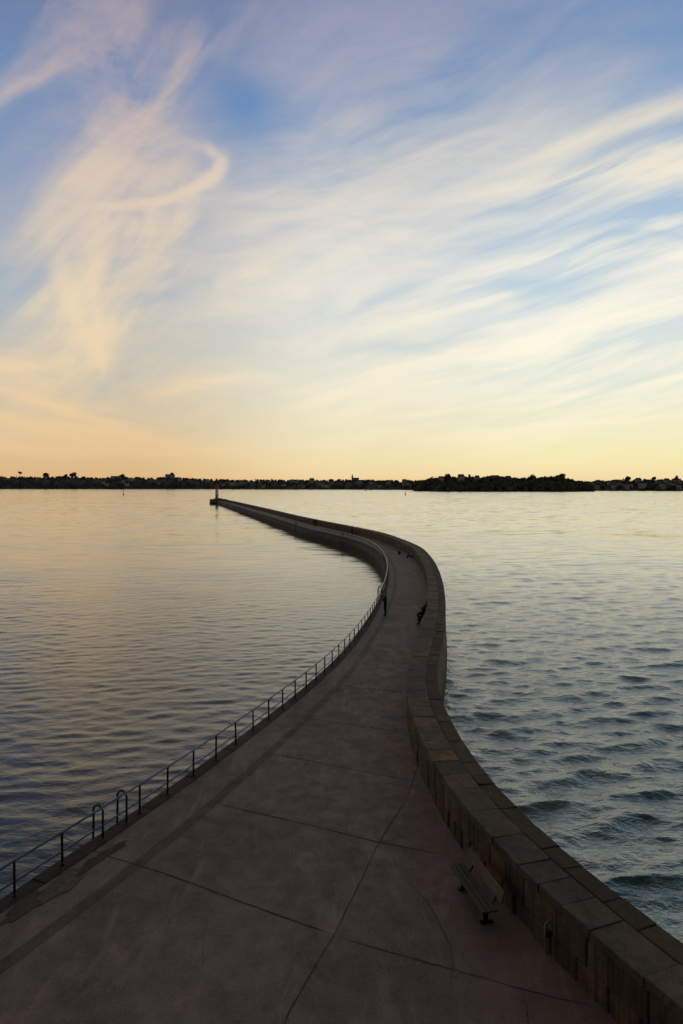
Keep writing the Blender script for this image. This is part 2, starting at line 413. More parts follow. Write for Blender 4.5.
# end platform with the light tower
tip = np.array([-82.2, 455.]); 
hd = empty('pier_head', (float(tip[0]), float(tip[1]), 0)); tag(hd, 'squat round stone pier head at the far end of the breakwater', 'pier head')
q = MB(); q.lathe([(5.9, -3), (5.5, 2.9), (5.55, 2.95), (5.55, 3.3)], 32); o = q.build('platform', M['masonry'], hd)
q = MB(); q.lathe([(3.0, 3.3), (3.0, 3.6), (2.4, 3.6), (2.4, 3.85)], 24); q.build('step', M['coping'], hd)
lh = empty('light_tower', (-83.0, 455., 3.85)); tag(lh, 'small white harbour light tower with a red top standing at the breakwater tip', 'lighthouse')
q = MB(); q.lathe([(1.35, 0), (1.25, .4), (1.1, .5), (.98, 6.0)], 24); q.build('shaft', M['white'], lh, True)
q = MB(); q.lathe([(.985, 6.0), (1.0, 6.9), (1.35, 7.0), (1.35, 7.15)], 24); q.build('gallery', M['redp'], lh)
q = MB(); q.lathe([(.75, 7.15), (.75, 8.4)], 16); q.build('lantern', M['redp'], lh)
q = MB(); q.lathe([(.9, 8.4), (.85, 8.55), (.3, 9.1), (.08, 9.3), (.05, 9.9)], 16); q.build('lantern_roof', M['redp'], lh)
q = MB(); q.tube([(1.28 * math.cos(a), 1.28 * math.sin(a), 8.1) for a in np.linspace(0, 2 * PI, 25)], .03, 6)
for a in np.linspace(0, 2 * PI, 13)[:-1]: q.tube([(1.28 * math.cos(a), 1.28 * math.sin(a), 7.15), (1.28 * math.cos(a), 1.28 * math.sin(a), 8.1)], .025, 5)
q.build('gallery_rail', M['redp'], lh)
q = MB(); q.box((0, -1.28, 1.2), (.8, .12, 1.9)); q.build('door', M['hull_d'], lh)

# ------------------------------------------------------------------ railing
rl = empty('railing', (float(left[40, 0]), float(left[40, 1]), DZ))
tag(rl, 'long two-bar metal railing on thin posts along the harbour edge of the path', 'railing')
sL = arclen(left); base = s_at_y(left, 19.3)
q = MB(); top = [(x, y, DZ + .90) for x, y in resample(left[:near_index(left, 150)], .5)] + [(x, y, DZ + .90) for x, y in resample(left[near_index(left, 150):], 3)[1:]]
q.tube(top, .032, 8); inv(q.build('top_rail', M['rail'], None, True), rl)
q = MB(); q.tube([(x, y, DZ + .40) for x, y, z in top], .026, 6); inv(q.build('middle_rail', M['rail'], None, True), rl)
ss = [base + 1.5 * k for k in range(-12, 400)]
lad_s = [base, base + 1.0]
posts = [s for s in ss if 0 < s < sL[-1]]
posts = [s + (.1 if 0 < s - base < 1.6 else 0) for s in posts if abs(s - base) > .1]
def post_mesh(mb, x, y, z0=0):
    mb.tube([(x, y, z0), (x, y, z0 + .88)], .033, 8)
    mb.lathe([(.055, z0 - .0), (.055, z0 + .03), (.03, z0 + .035)], 10, (x, y))
pm = MB(); post_mesh(pm, 0, 0, 0); p0 = None
rest = MB()
vis = sorted(s for s in posts)
for k, s in enumerate(vis):
    x, y = at(left, s, sL)
    if k < 100:
        if p0 is None: p0 = pm.build('post', M['post']); o = p0
        else: o = p0.copy(); C.objects.link(o)
        o.location = (x, y, DZ + .035); 
        lean = random.uniform(-.012, .012); o.rotation_euler = (lean, random.uniform(-.012, .012), random.uniform(0, 3))
        o.parent = rl; o.matrix_parent_inverse = Matrix.Translation(-Vector(rl.location))
    else:
        rest.tube([(x, y, DZ), (x, y, DZ + .9)], .028, 5)
inv(tag(rest.build('post', M['post']), kind='stuff'), rl)

# ladders hooked over the harbour edge
def make_ladder(s0, label, w=1.0):
    p = at(left, s0, sL); p1 = at(left, s0 + w, sL); t = (p1 - p) / np.linalg.norm(p1 - p); n = np.array([-t[1], t[0]])   # n points to the harbour
    root = empty('ladder', (float(p[0]), float(p[1]), DZ), math.atan2(t[1], t[0]))
    tag(root, label, 'ladder', 'ladders down the harbour face')
    for xx in (0, w):
        q = MB(); pts = [(xx, 0.0, .03), (xx, 0.0, .80)]
        for a in np.linspace(0, PI, 10): pts.append((xx, .17 - .17 * math.cos(a), .76 + .17 * math.sin(a)))
        pts += [(xx, .335, .55), (xx, .35, -.05), (xx, .40, -.4), (xx, .60, -3.2)]
        pts = [(a, b, c) for a, b, c in pts]
        q.tube(pts, .032, 8); q.build('stringer', M['ladder'], root, True)
    for k in range(9):
        q = MB(); z = -.25 - .3 * k; yy = .39 + (-.4 - z) * .07
        q.tube([(0, yy, z), (w, yy, z)], .018, 6); q.build('rung', M['ladder'], root, True)
    return root
make_ladder(base, 'blue metal ladder with two arched handrails, nearest on the harbour edge')
make_ladder(s_at_y(left, 61), 'dark ladder hoop on the harbour edge beside the inside of the bend', .7)
make_ladder(s_at_y(left, 133), 'small ladder on the harbour face just beyond the bend', .7)
make_ladder(s_at_y(left, 172), 'farthest ladder on the harbour face of the straight stretch', .7)

# ------------------------------------------------------------------ bench
bd = Vector((-.42, 1.92, 0)).normalized(); ang = math.atan2(bd.y, bd.x)
bn = empty('bench', (3.12, 16.28, DZ), ang); tag(bn, 'low wooden plank bench with one backrest board beside the sea wall', 'bench')
# local x along bench (away), local y to harbour side (left)
Lb = 1.98
for k in range(3):
    q = MB(); y = -.13 + .135 * k
    q.block([(-Lb / 2, y - .058, .42), (Lb / 2, y - .058, .42), (Lb / 2, y + .058, .42), (-Lb / 2, y + .058, .42), (-Lb / 2, y - .058, .462), (Lb / 2, y - .058, .462), (Lb / 2, y + .058, .462), (-Lb / 2, y + .058, .462)], .008)
    q.build('seat_plank', M['seatwood'], bn)
q = MB(); q.block([(-Lb / 2, -.30, .60), (Lb / 2, -.30, .60), (Lb / 2, -.26, .60), (-Lb / 2, -.26, .60), (-Lb / 2, -.37, .84), (Lb / 2, -.37, .84), (Lb / 2, -.33, .84), (-Lb / 2, -.33, .84)], .01)
q.build('backrest', M['wood'], bn)
for sx in (-.66, .66):
    q = MB(); q.box((sx, -.06, .02), (.09, .30, .04)); q.box((sx, -.04, .21), (.07, .10, .36)); q.box((sx, -.01, .40), (.06, .40, .035)); q.build('leg', M['iron'], bn)
    q = MB(); q.tube([(sx, -.16, .39), (sx, -.26, .47), (sx, -.315, .62), (sx, -.375, .80)], .022, 8); q.build('back_bracket', M['iron'], bn)

# bent pipe on the wall foot
ii = near_index(inner, 14.35); t_ = inner[ii + 1] - inner[ii]; t_ /= np.linalg.norm(t_); nn = np.array([-t_[1], t_[0]])
bp = empty('bent_pipe', (float(inner[ii, 0]), float(inner[ii, 1]), DZ), math.atan2(nn[1], nn[0])); tag(bp, 'short pale bent metal pipe fixed low on the sea wall face', 'pipe')
q = MB(); q.tube([(-.1, 0, .72), (.02, 0, .73), (.09, 0, .69), (.12, 0, .6), (.12, 0, .4), (.10, 0, .2), (.06, 0, .02)], .022, 8); q.build('pipe', M['galv'], bp, True)
q = MB(); q.box((.02, 0, .45), (.2, .12, .04)); q.build('bracket', M['iron'], bp)

# ------------------------------------------------------------------ people
def skin_mesh(pts, edges, rad, root=0, sub=2):
    me = bpy.data.meshes.new('tmp'); me.from_pydata(pts, edges, []); o = bpy.data.objects.new('tmp', me); C.objects.link(o)
    md = o.modifiers.new('s', 'SKIN'); md.use_smooth_shade = True; md.branch_smoothing = .6
    for i, r in enumerate(rad): me.skin_vertices[0].data[i].radius = (r, r) if not isinstance(r, tuple) else r
    me.skin_vertices[0].data[root].use_root = True
    sb = o.modifiers.new('d', 'SUBSURF'); sb.levels = sub; sb.render_levels = sub
    dg = bpy.context.evaluated_depsgraph_get(); ev = o.evaluated_get(dg); m = bpy.data.meshes.new_from_object(ev)
    vs = [tuple(v.co) for v in m.vertices]; fs = [tuple(p.vertices) for p in m.polygons]
    bpy.data.objects.remove(o); return vs, fs
def person(loc, rz, J, cols, label, group=None, lift=0, hairlen=1.0):
    """J: joint dictionary in local metres (x right of the body, y ahead, z up)"""
    mb = MB()
    names = ['pelvis', 'waist', 'chest', 'neck', 'head', 'crown', 'shl', 'ell', 'wrl', 'shr', 'elr', 'wrr', 'hil', 'knl', 'anl', 'tol', 'hir', 'knr', 'anr', 'tor', 'hal', 'har']
    rad = dict(pelvis=(.155, .115), waist=(.135, .10), chest=(.165, .115), neck=.058, head=(.078, .095), crown=(.07, .085), shl=.066, ell=.047, wrl=.032, shr=.066, elr=.047, wrr=.032,
               hil=.095, knl=.062, anl=.043, tol=.038, hir=.095, knr=.062, anr=.043, tor=.038, hal=.036, har=.036)
    ed = [('pelvis', 'waist'), ('waist', 'chest'), ('chest', 'neck'), ('neck', 'head'), ('head', 'crown'), ('chest', 'shl'), ('shl', 'ell'), ('ell', 'wrl'), ('chest', 'shr'), ('shr', 'elr'), ('elr', 'wrr'),
          ('pelvis', 'hil'), ('hil', 'knl'), ('knl', 'anl'), ('anl', 'tol'), ('pelvis', 'hir'), ('hir', 'knr'), ('knr', 'anr'), ('anr', 'tor'), ('wrl', 'hal'), ('wrr', 'har')]
    for s in 'lr':
        d = (Vector(J['wr' + s]) - Vector(J['el' + s])).normalized(); J['ha' + s] = tuple(Vector(J['wr' + s]) + d * .075)
    vs, fs = skin_mesh([J[n] for n in names], [(names.index(a), names.index(b)) for a, b in ed], [(rad[n] * 1.65 if not isinstance(rad[n], tuple) else (rad[n][0] * 1.4, rad[n][1] * 1.55)) for n in names])
    zone = {'head': 0, 'neck': 0, 'crown': 0, 'hal': 0, 'har': 0, 'wrl': 0, 'wrr': 0, 'pelvis': 2, 'hil': 2, 'hir': 2, 'knl': 2, 'knr': 2, 'anl': 2, 'anr': 2, 'tol': 3, 'tor': 3}
    pts = []
    for a, b in ed:
        A_, B_ = Vector(J[a]), Vector(J[b])
        za = zone.get(b, 1) if b in ('head', 'crown', 'hal', 'har', 'tol', 'tor', 'knl', 'knr', 'anl', 'anr', 'hil', 'hir') else 1
        if b == 'neck': za = 1
        for k in range(9): pts.append((A_.lerp(B_, k / 8), za))
    for f in fs:
        c = sum((Vector(vs[i]) for i in f), Vector()) / len(f)
        z = min(pts, key=lambda p: (p[0] - c).length_squared)[1]
        mb.add([vs[i] for i in f], [tuple(range(len(f)))], z)
    for s in 'lr':      # fingers and thumb
        w = Vector(J['ha' + s]); d = (w - Vector(J['wr' + s])).normalized(); side = d.cross(Vector((0, 0, 1)) if abs(d.z) < .9 else Vector((0, 1, 0))).normalized(); up = side.cross(d)
        for k, ln in enumerate((.07, .08, .075, .06)):
            b = w + side * (.026 - .0175 * k) + d * .01; q1 = b + d * ln * .5 - up * .008; q2 = q1 + d * ln * .4 - up * .025
            mb.tube([b, q1, q2], .0095, 6, 0, True, .007)
        b = Vector(J['wr' + s]) + d * .03 + side * .03; mb.tube([b, b + side * .03 + d * .025, b + side * .035 + d * .055 - up * .01], .011, 6, 0, True, .008)
    H = Vector(J['head']); Cn = Vector(J['crown']); upv = (Cn - H).normalized(); fw = Vector(J.get('look', (0, 1, 0))).normalized(); rt = fw.cross(upv).normalized()
    mid = H.lerp(Cn, .35)
    mb.tube([mid + fw * .085 + upv * .015, mid + fw * .112 - upv * .02, mid + fw * .09 - upv * .03], .012, 6, 0)      # nose
    mb.tube([mid + fw * .084 - rt * .022 - upv * .058, mid + fw * .092 - upv * .058, mid + fw * .084 + rt * .022 - upv * .058], .006, 5, 0)  # mouth
    for sg in (-1, 1):
        mb.tube([mid + rt * sg * .078 + upv * .02, mid + rt * sg * .09, mid + rt * sg * .08 - upv * .03], .012, 6, 0)   # ears
        mb.tube([mid + fw * .082 + rt * sg * .03 + upv * .012, mid + fw * .09 + rt * sg * .03 + upv * .012], .009, 6, 3)  # eyes
    o = mb.build('person', [M['skin'], M[cols[0]], M[cols[1]], M['shoe']], None, True)
    bm = bmesh.new(); bm.from_mesh(o.data); bmesh.ops.remove_doubles(bm, verts=bm.verts, dist=.0004); bmesh.ops.recalc_face_normals(bm, faces=bm.faces); bm.to_mesh(o.data); bm.free()
    o.location = (loc[0], loc[1], DZ + lift); o.rotation_euler = (0, 0, rz)
    hb = MB(); vs = []; n1, n2 = 10, 16
    for a in range(n1 + 1):
        th = a / n1 * PI * .62
        for b in range(n2):
            ph = 2 * PI * b / n2; r = .105 + .006 * math.sin(5 * ph + a)
            p = mid + upv * (.035 + r * 1.05 * math.cos(th)) + (rt * math.cos(ph) * .92 + fw * (math.sin(ph) - .22)) * r * math.sin(th)
            if math.sin(ph) > .35 and a > n1 * .55: p = p - fw * .07
            vs.append(p)
    fs = [(a * n2 + b, a * n2 + (b + 1) % n2, (a + 1) * n2 + (b + 1) % n2, (a + 1) * n2 + b) for a in range(n1) for b in range(n2)]
    hb.add(vs, fs); hb.build('hair', M['hair'], o, True)
    tag(o, label, 'person', group); return o
stand = dict(pelvis=(0, 0, .95), waist=(0, .01, 1.10), chest=(0, 0, 1.33), neck=(0, 0, 1.49), head=(0, .015, 1.60), crown=(0, .01, 1.69),
             shl=(-.17, 0, 1.40), ell=(-.23, .0, 1.12), wrl=(-.16, .24, 1.18), shr=(.17, 0, 1.40), elr=(.23, .02, 1.12), wrr=(.13, .25, 1.20),
             hil=(-.09, 0, .90), knl=(-.10, .03, .48), anl=(-.10, -.02, .08), tol=(-.11, .15, .035), hir=(.09, 0, .90), knr=(.10, .02, .48), anr=(.10, -.03, .08), tor=(.12, .14, .035))
p1 = world(385.4, 615.0); person(p1, R(85), {**stand, 'ell': (-.22, .03, 1.10), 'wrl': (-.10, .26, 1.22), 'wrr': (.08, .27, 1.22)}, ('navy', 'black'), 'person in dark clothes standing at the railing inside the bend, hands raised before the chest')
# leaning back on the parapet, one foot drawn up
lean = dict(pelvis=(0, -.10, .93), waist=(0, -.16, 1.08), chest=(0, -.25, 1.29), neck=(0, -.29, 1.45), head=(0, -.27, 1.56), crown=(0, -.275, 1.65),
            shl=(-.17, -.25, 1.36), ell=(-.22, -.08, 1.13), wrl=(-.10, .10, 1.22), shr=(.17, -.25, 1.36), elr=(.23, -.10, 1.12), wrr=(.11, .10, 1.20),
            hil=(-.09, -.08, .89), knl=(-.12, .36, .80), anl=(-.11, .26, .40), tol=(-.12, .42, .34), hir=(.09, -.08, .88), knr=(.10, .10, .47), anr=(.10, .22, .08), tor=(.11, .38, .035))
i2 = near_index(inner, 49.2); w2 = inner[i2]; person((w2[0] - .30, w2[1]), R(95), lean, ('black', 'jeans'), 'person in black leaning back on the sea wall with one leg raised')
sit = dict(pelvis=(0, 0, .14), waist=(0, -.05, .29), chest=(0, -.07, .52), neck=(0, -.05, .68), head=(0, -.02, .79), crown=(0, -.01, .88),
           shl=(-.17, -.05, .59), ell=(-.24, .10, .38), wrl=(-.12, .32, .40), shr=(.17, -.05, .59), elr=(.24, .10, .38), wrr=(.12, .32, .42),
           hil=(-.10, .03, .13), knl=(-.14, .42, .47), anl=(-.13, .62, .09), tol=(-.14, .78, .035), hir=(.10, .03, .13), knr=(.12, .43, .45), anr=(.12, .66, .09), tor=(.13, .82, .035))
i3 = near_index(inner, 95); w3 = inner[i3]; person((w3[0] - .22, w3[1]), R(95), sit, ('pale', 'black'), 'person in a pale top sitting on the path against the sea wall at the bend')
ang3 = R(120)
i4 = near_index(inner, 142); w4 = inner[i4]; person((w4[0] - .55, w4[1] - .25), R(60), dict(stand), ('redc', 'black'), 'person in a red jacket standing by the sea wall beyond the bend')
i5 = near_index(inner, 171); w5 = inner[i5]; person((w5[0] - .6, w5[1] - .2), R(200), dict(stand), ('olive', 'black'), 'farther of the two people beyond the bend, in a dark olive coat')
person((w5[0] - 1.15, w5[1] + .35), R(320), dict(stand), ('black', 'jeans'), 'person in a black coat facing the one in olive, far along the path')
# backpack on the path
bx, by = world(399.3, 554.3); bk = empty('backpack', (bx, by, DZ), .4); tag(bk, 'small black backpack left on the path near the bend', 'backpack')
q = MB(); q.lathe([(.13, 0), (.19, .05), (.20, .25), (.17, .40), (.08, .46)], 12); o = q.build('bag', M['black'], bk, True); o.scale = (1, .65, 1)
q = MB(); q.lathe([(.10, .05), (.13, .08), (.12, .2), (.06, .24)], 10); o = q.build('pocket', M['navy'], bk, True); o.location = (0, -.1, 0); o.scale = (1, .6, 1)
for sx in (-.08, .08):
    q = MB(); q.tube([(sx, .10, .40), (sx, .19, .36), (sx, .20, .2), (sx, .11, .06)], .016, 6); q.build('strap', M['black'], bk, True)

# ------------------------------------------------------------------ rampart the picture was taken from
rp = empty('rampart', (0, -2, 0)); tag(rp, 'tall grey granite rampart at the root of the breakwater, under the viewpoint', 'rampart')
q = MB(); v = []
for x in np.linspace(-70, 70, 29): q.v += [(x, 1.2 - (x / 70) ** 2 * 6, -3), (x, .5 - (x / 70) ** 2 * 6, 10.3), (x, -.1 - (x / 70) ** 2 * 6, 10.3), (x, -.1 - (x / 70) ** 2 * 6, 9.3), (x, -8, 9.3), (x, -8.5, -3)]
uvs = []
for k, vv in enumerate(q.v): uvs.append((vv[0], vv[2] if k % 6 < 3 else vv[2] + vv[1]))
for i in range(28):
    for k in range(5): q.f.append((6 * i + k, 6 * i + 6 + k, 6 * i + 7 + k, 6 * i + 1 + k)); q.m.append(0)
q.uv = uvs; o = q.build('masonry', M['masonry'], None, fixn=False); inv(o, rp)
q = MB()
for k in range(70):
    x = -70 + 2 * k; y = -(x / 70) ** 2 * 6
    q.block([(x + .01, y - .12, 10.3), (x + 1.98, y - .12, 10.3), (x + 1.98, y + .55, 10.3), (x + .01, y + .55, 10.3), (x + .01, y - .12, 10.5), (x + 1.98, y - .12, 10.5), (x + 1.98, y + .55, 10.5), (x + .01, y + .55, 10.5)], .03, .005)
inv(q.build('coping', M['coping']), rp)

# ------------------------------------------------------------------ water
def water_mesh():
    v = np.concatenate([np.arange(900, 560, -6.), np.arange(560, 200, -.8), np.arange(200, 45, -.4), np.arange(45, 3, -.5), [2.5, 2, 1.6, 1.2, .9, .65]])
    r = F * CAMZ / v; r = np.concatenate([[.5, 3, 6], r])
    az = np.concatenate([np.arange(-180, -52, 4.), np.arange(-52, -34, .5), np.arange(-34, 34, .09), np.arange(34, 52, .5), np.arange(52, 180.1, 4.)])
    A, Rr = np.meshgrid(np.radians(az), r); X = Rr * np.sin(A); Y = Rr * np.cos(A)
    sp = np.gradient(r)[:, None] * np.ones_like(X)
    # which side of the breakwater
    cl = (outer + ledge[np.clip(np.linspace(0, len(ledge) - 1, len(outer)).astype(int), 0, len(ledge) - 1)]) / 2
    cy = np.interp(Y, outer[:, 1], outer[:, 0]); right = 1 / (1 + np.exp(-(X - cy + 2) / 2.0)); right = np.where(Y > 465, 1 / (1 + np.exp(-(X + 60) / 25)), right)
    Z = np.zeros_like(X); DX = np.zeros_like(X); DY = np.zeros_like(X)
    comps = []
    for i in range(90):
        lam = .45 * (11 / .45) ** ((i + rng.uniform()) / 90)
        th = rng.normal(R(-80), R(28)) if lam < 3 else rng.normal(R(-76), R(20))
        k = 2 * PI / lam
        slope = .045 * np.exp(-((np.log(lam / 1.35)) / 1.05) ** 2)
        comps.append((k, th, slope / k, rng.uniform(0, 6.28), lam))
    patch = .8 + .28 * np.sin(X * .045 + .9 * np.sin(Y * .031)) * np.sin(Y * .052 + 1 + .7 * np.sin(X * .027))
    for k, th, a, ph, lam in comps:
        fade = np.clip((lam / sp - 1.6) / 2.0, 0, 1)
        calm = .22 + .78 * right if lam > 1.6 else .42 + .58 * right
        arg = k * (X * math.cos(th) + Y * math.sin(th)) + ph
        aa = a * fade * calm * patch * np.interp(Rr, [50, 140, 400], [1.05, .55, .5]); Z += aa * np.cos(arg); q = .95
        DX -= q * aa * math.cos(th) * np.sin(arg); DY -= q * aa * math.sin(th) * np.sin(arg)
    near = np.clip((Rr - 2) / 8, 0, 1); X2 = X + DX * near; Y2 = Y + DY * near; Z *= near
    n, m = X.shape; V = np.stack([X2, Y2, Z], -1).reshape(-1, 3)
    i = np.arange(n - 1)[:, None] * m + np.arange(m - 1)[None, :]; Fq = np.stack([i, i + m, i + m + 1, i + 1], -1).reshape(-1, 4)
    me = bpy.data.meshes.new('sea'); me.vertices.add(len(V)); me.vertices.foreach_set('co', V.astype(np.float32).ravel())
    me.loops.add(Fq.size); me.loops.foreach_set('vertex_index', Fq.astype(np.int32).ravel())
    me.polygons.add(len(Fq)); me.polygons.foreach_set('loop_start', np.arange(0, Fq.size, 4, dtype=np.int32)); me.polygons.foreach_set('loop_total', np.full(len(Fq), 4, dtype=np.int32))
    me.update(calc_edges=True); me.validate(); me.polygons.foreach_set('use_smooth', [True] * len(me.polygons))
    at_ = me.attributes.new('rough_side', 'FLOAT', 'POINT'); at_.data.foreach_set('value', right.astype(np.float32).ravel())
    o = bpy.data.objects.new('water', me); C.objects.link(o)
    if me.polygons[len(me.polygons) // 2].normal.z < 0: me.flip_normals()
    return o
wt = tag(water_mesh(), kind='structure')
m, t, b = mat('sea_water'); pos = geo(t).outputs['Position']
at_ = t.n('ShaderNodeAttribute', attribute_name='rough_side')
b.inputs['Base Color'].default_value = (.004, .040, .060, 1); b.inputs['Roughness'].default_value = .045; t.put(b.inputs['IOR'], t.math('ADD', t.math('MULTIPLY', at_.outputs['Fac'], .65), 1.40))
py_ = t.n('ShaderNodeSeparateXYZ'); t.put(py_.inputs[0], pos)
harb = t.mix(t.ramp(t.math('MULTIPLY', t.math('ADD', py_.outputs[1], t.math('MULTIPLY', py_.outputs[0], .3)), .01), [(.14, 0), (.36, 1)]), (.004, .045, .045), (.130, .078, .022))   # dark teal near the root; beyond, murky brown with golden sky reflection painted in
t.put(b.inputs['Base Color'], t.mix(at_.outputs['Fac'], harb, (.001, .150, .138)))
w1 = t.noise(t.vm('MULTIPLY', pos, (.75, 1.5, 1)), .55, 5, .62, .6); w2_ = t.noise(t.vm('MULTIPLY', pos, (1, 1.5, 1)), 2.6, 4, .6, .4); w3_ = t.noise(t.vm('MULTIPLY', pos, (1, 1.4, 1)), .14, 3, .55, .3)
amp = t.math('ADD', t.math('MULTIPLY', at_.outputs['Fac'], .75), .40)
h = t.math('ADD', t.math('MULTIPLY', w1, .08), t.math('ADD', t.math('MULTIPLY', w2_, .06), t.math('ADD', t.math('MULTIPLY', w3_, .10), t.math('MULTIPLY', t.noise(t.vm('MULTIPLY', pos, (1, 1.6, 1)), 7.0, 3, .6), .014))))
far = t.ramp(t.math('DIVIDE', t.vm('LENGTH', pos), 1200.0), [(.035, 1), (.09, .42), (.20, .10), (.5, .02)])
t.put(b.inputs['Roughness'], t.ramp(t.math('DIVIDE', t.vm('LENGTH', pos), 1200.0), [(.03, .05), (.15, .06), (.6, .08)]))
bo = t.n('ShaderNodeBump'); bo.inputs['Strength'].default_value = 1; bo.inputs['Distance'].default_value = 1
t.put(bo.inputs['Height'], t.math('MULTIPLY', t.math('MULTIPLY', h, amp), far))
# far chop: wave slopes taken straight from noise, so that it does not fade to a mirror
c1 = t.noise(t.vm('MULTIPLY', pos, (.16, .8, 1)), 1.0, 3, .6, 0, 'Color'); c2 = t.noise(t.vm('MULTIPLY', pos, (.03, .10, 1)), 1.0, 2, .5, 0, 'Color')
sl_ = t.vm('ADD', t.vm('MULTIPLY', t.vm('SUBTRACT', c1, (.5, .60, .5)), (.30, .66, 0)), t.vm('MULTIPLY', t.vm('SUBTRACT', c2, (.5, .5, .5)), (.08, .24, 0)))
wgt = t.math('MULTIPLY', t.math('SUBTRACT', 1.0, far), t.math('ADD', t.math('MULTIPLY', at_.outputs['Fac'], .5), .5))
t.put(b.inputs['Normal'], t.vm('NORMALIZE', t.vm('ADD', bo.outputs[0], t.vm('MULTIPLY', sl_, t.comb(wgt, wgt, 0.0)))))
gl = t.n('ShaderNodeBsdfGlossy'); gl.inputs['Color'].default_value = (.97, .89, .74, 1); gl.inputs['Roughness'].default_value = .08  # added warm sheen, stronger with distance, so far water looks brighter
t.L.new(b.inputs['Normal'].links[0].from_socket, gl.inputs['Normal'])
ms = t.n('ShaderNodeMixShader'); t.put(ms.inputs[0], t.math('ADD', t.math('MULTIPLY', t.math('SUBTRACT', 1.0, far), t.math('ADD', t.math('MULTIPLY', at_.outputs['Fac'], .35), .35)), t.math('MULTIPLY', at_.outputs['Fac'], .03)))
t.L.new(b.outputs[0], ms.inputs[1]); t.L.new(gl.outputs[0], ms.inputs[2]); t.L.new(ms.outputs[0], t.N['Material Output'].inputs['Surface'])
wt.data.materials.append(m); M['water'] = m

# ------------------------------------------------------------------ far shore
shd = [(-420, 3300), (-200, 3100), (0, 2850), (180, 2750), (300, 2450), (430, 2000), (560, 1800), (640, 1680), (760, 1600), (1000, 1500), (1200, 1450)]
tops = [(-420, 474), (-100, 474), (0, 475.5), (45, 475.8), (70, 475.2), (100, 476.6), (125, 475.4), (150, 477), (172, 475.6), (190, 477.4), (240, 479), (275, 478.4), (300, 479), (340, 478.4), (400, 479.4), (430, 478.8), (480, 479), (560, 480), (600, 480), (625, 478.2), (645, 477.8), (665, 478.6), (683, 479.2), (760, 478), (1200, 478)]
hl_t = [(415, 483), (425, 478.8), (437, 476.6), (452, 475.6), (470, 476.2), (490, 475.8), (505, 475.8), (520, 477), (540, 476.6), (556, 476), (564, 476.8), (574, 479.6), (584, 481.5), (592, 487)]
ip = lambda T, x: float(np.interp(x, [a for a, _ in T], [b for _, b in T]))
def sx(px, d): return ((px - CX) / F * d, d)
def hill_columns(pxs, dfun, tfun, depth, tree):
    cols = []
    for px in pxs:
        d = dfun(px); T = CAMZ + (HY - tfun(px)) / F * (d + depth * .45) - tree; T = max(T, 1.5)
        d += 14 * math.sin(px * .11) + 8 * math.sin(px * .37)
        cols.append([(px, d - 12, -2), (px, d, 1.6), (px, d + depth * .08, T * .35 + 1), (px, d + depth * .25, T * .72), (px, d + depth * .45, T), (px, d + depth * .8, T * .9), (px, d + depth * 1.6, -2)])
    return cols
def hills(name, cols, m):
    q = MB(); n = len(cols[0])
    for c in cols:
        for px, d, z in c: x, y = sx(px, d); q.v.append((x, y, z + (2.0 * math.sin(px * .7 + d * .02) if z > 3 else 0)))
    for i in range(len(cols) - 1):
        for k in range(n - 1): q.f.append((i * n + k, (i + 1) * n + k, (i + 1) * n + k + 1, i * n + k + 1)); q.m.append(0)
    return tag(q.build(name, m, None, True), kind='structure')
main_c = hill_columns(np.arange(-420, 1201, 4.), lambda p: ip(shd, p), lambda p: ip(tops, p), 420, 10)
head_c = hill_columns(np.arange(414, 593, 2.), lambda p: 1460 + 90 * max(0, (470 - p) / 56), lambda p: ip(hl_t, p), 230, 9)
hills('far_shore', main_c, M['land']); hills('headland', head_c, M['land'])
def surf(cols, i, u):   # point on the terrain, column i, depth parameter u 0..6
    k = min(int(u), len(cols[0]) - 2); f = u - k; a, b_ = cols[i][k], cols[i][k + 1]
    px, d, z = [a[j] + (b_[j] - a[j]) * f for j in range(3)]; x, y = sx(px, d); return px, x, y, z
# crown made of leaf clumps
def crown(mb, x, y, z, w, h, n=60, flat=1.0):
    ctr = [(rng.uniform(-.3, .3) * w, rng.uniform(-.3, .3) * w, rng.uniform(.3, .85) * h, rng.uniform(.25, .42) * w) for _ in range(4)]
    for _ in range(n):
        cx, cy, cz, r = ctr[rng.integers(4)]; d = rng.normal(size=3); d /= np.linalg.norm(d); rr = r * rng.uniform(.45, 1.1)
        p = Vector((x + cx + d[0] * rr, y + cy + d[1] * rr, z + cz + d[2] * rr * .8 * flat)); s = w * rng.uniform(.07, .15)
        a = Vector(rng.normal(size=3)).normalized(); b_ = a.cross(Vector(rng.normal(size=3))).normalized()
        mb.add([p - a * s, p + b_ * s, p + a * s, p - b_ * s], [(0, 1, 2, 3)])
def blob(mb, x, y, z, w, h):
    n1, n2 = 5, 8; ph = rng.uniform(0, 6, 3); vs = []
    for a in range(n1 + 1):
        th = PI * a / n1
        for b_ in range(n2):
            q = 2 * PI * b_ / n2; r = .5 * (1 + .22 * math.sin(3 * q + ph[0]) * math.sin(2 * th + ph[1]) + rng.uniform(-.1, .1))
            vs.append((x + w * r * math.sin(th) * math.cos(q), y + w * r * math.sin(th) * math.sin(q), z + h * .5 + h * r * math.cos(th)))
    mb.add(vs, [(a * n2 + b_, a * n2 + (b_ + 1) % n2, (a + 1) * n2 + (b_ + 1) % n2, (a + 1) * n2 + b_) for a in range(n1) for b_ in range(n2)])
wood = MB()
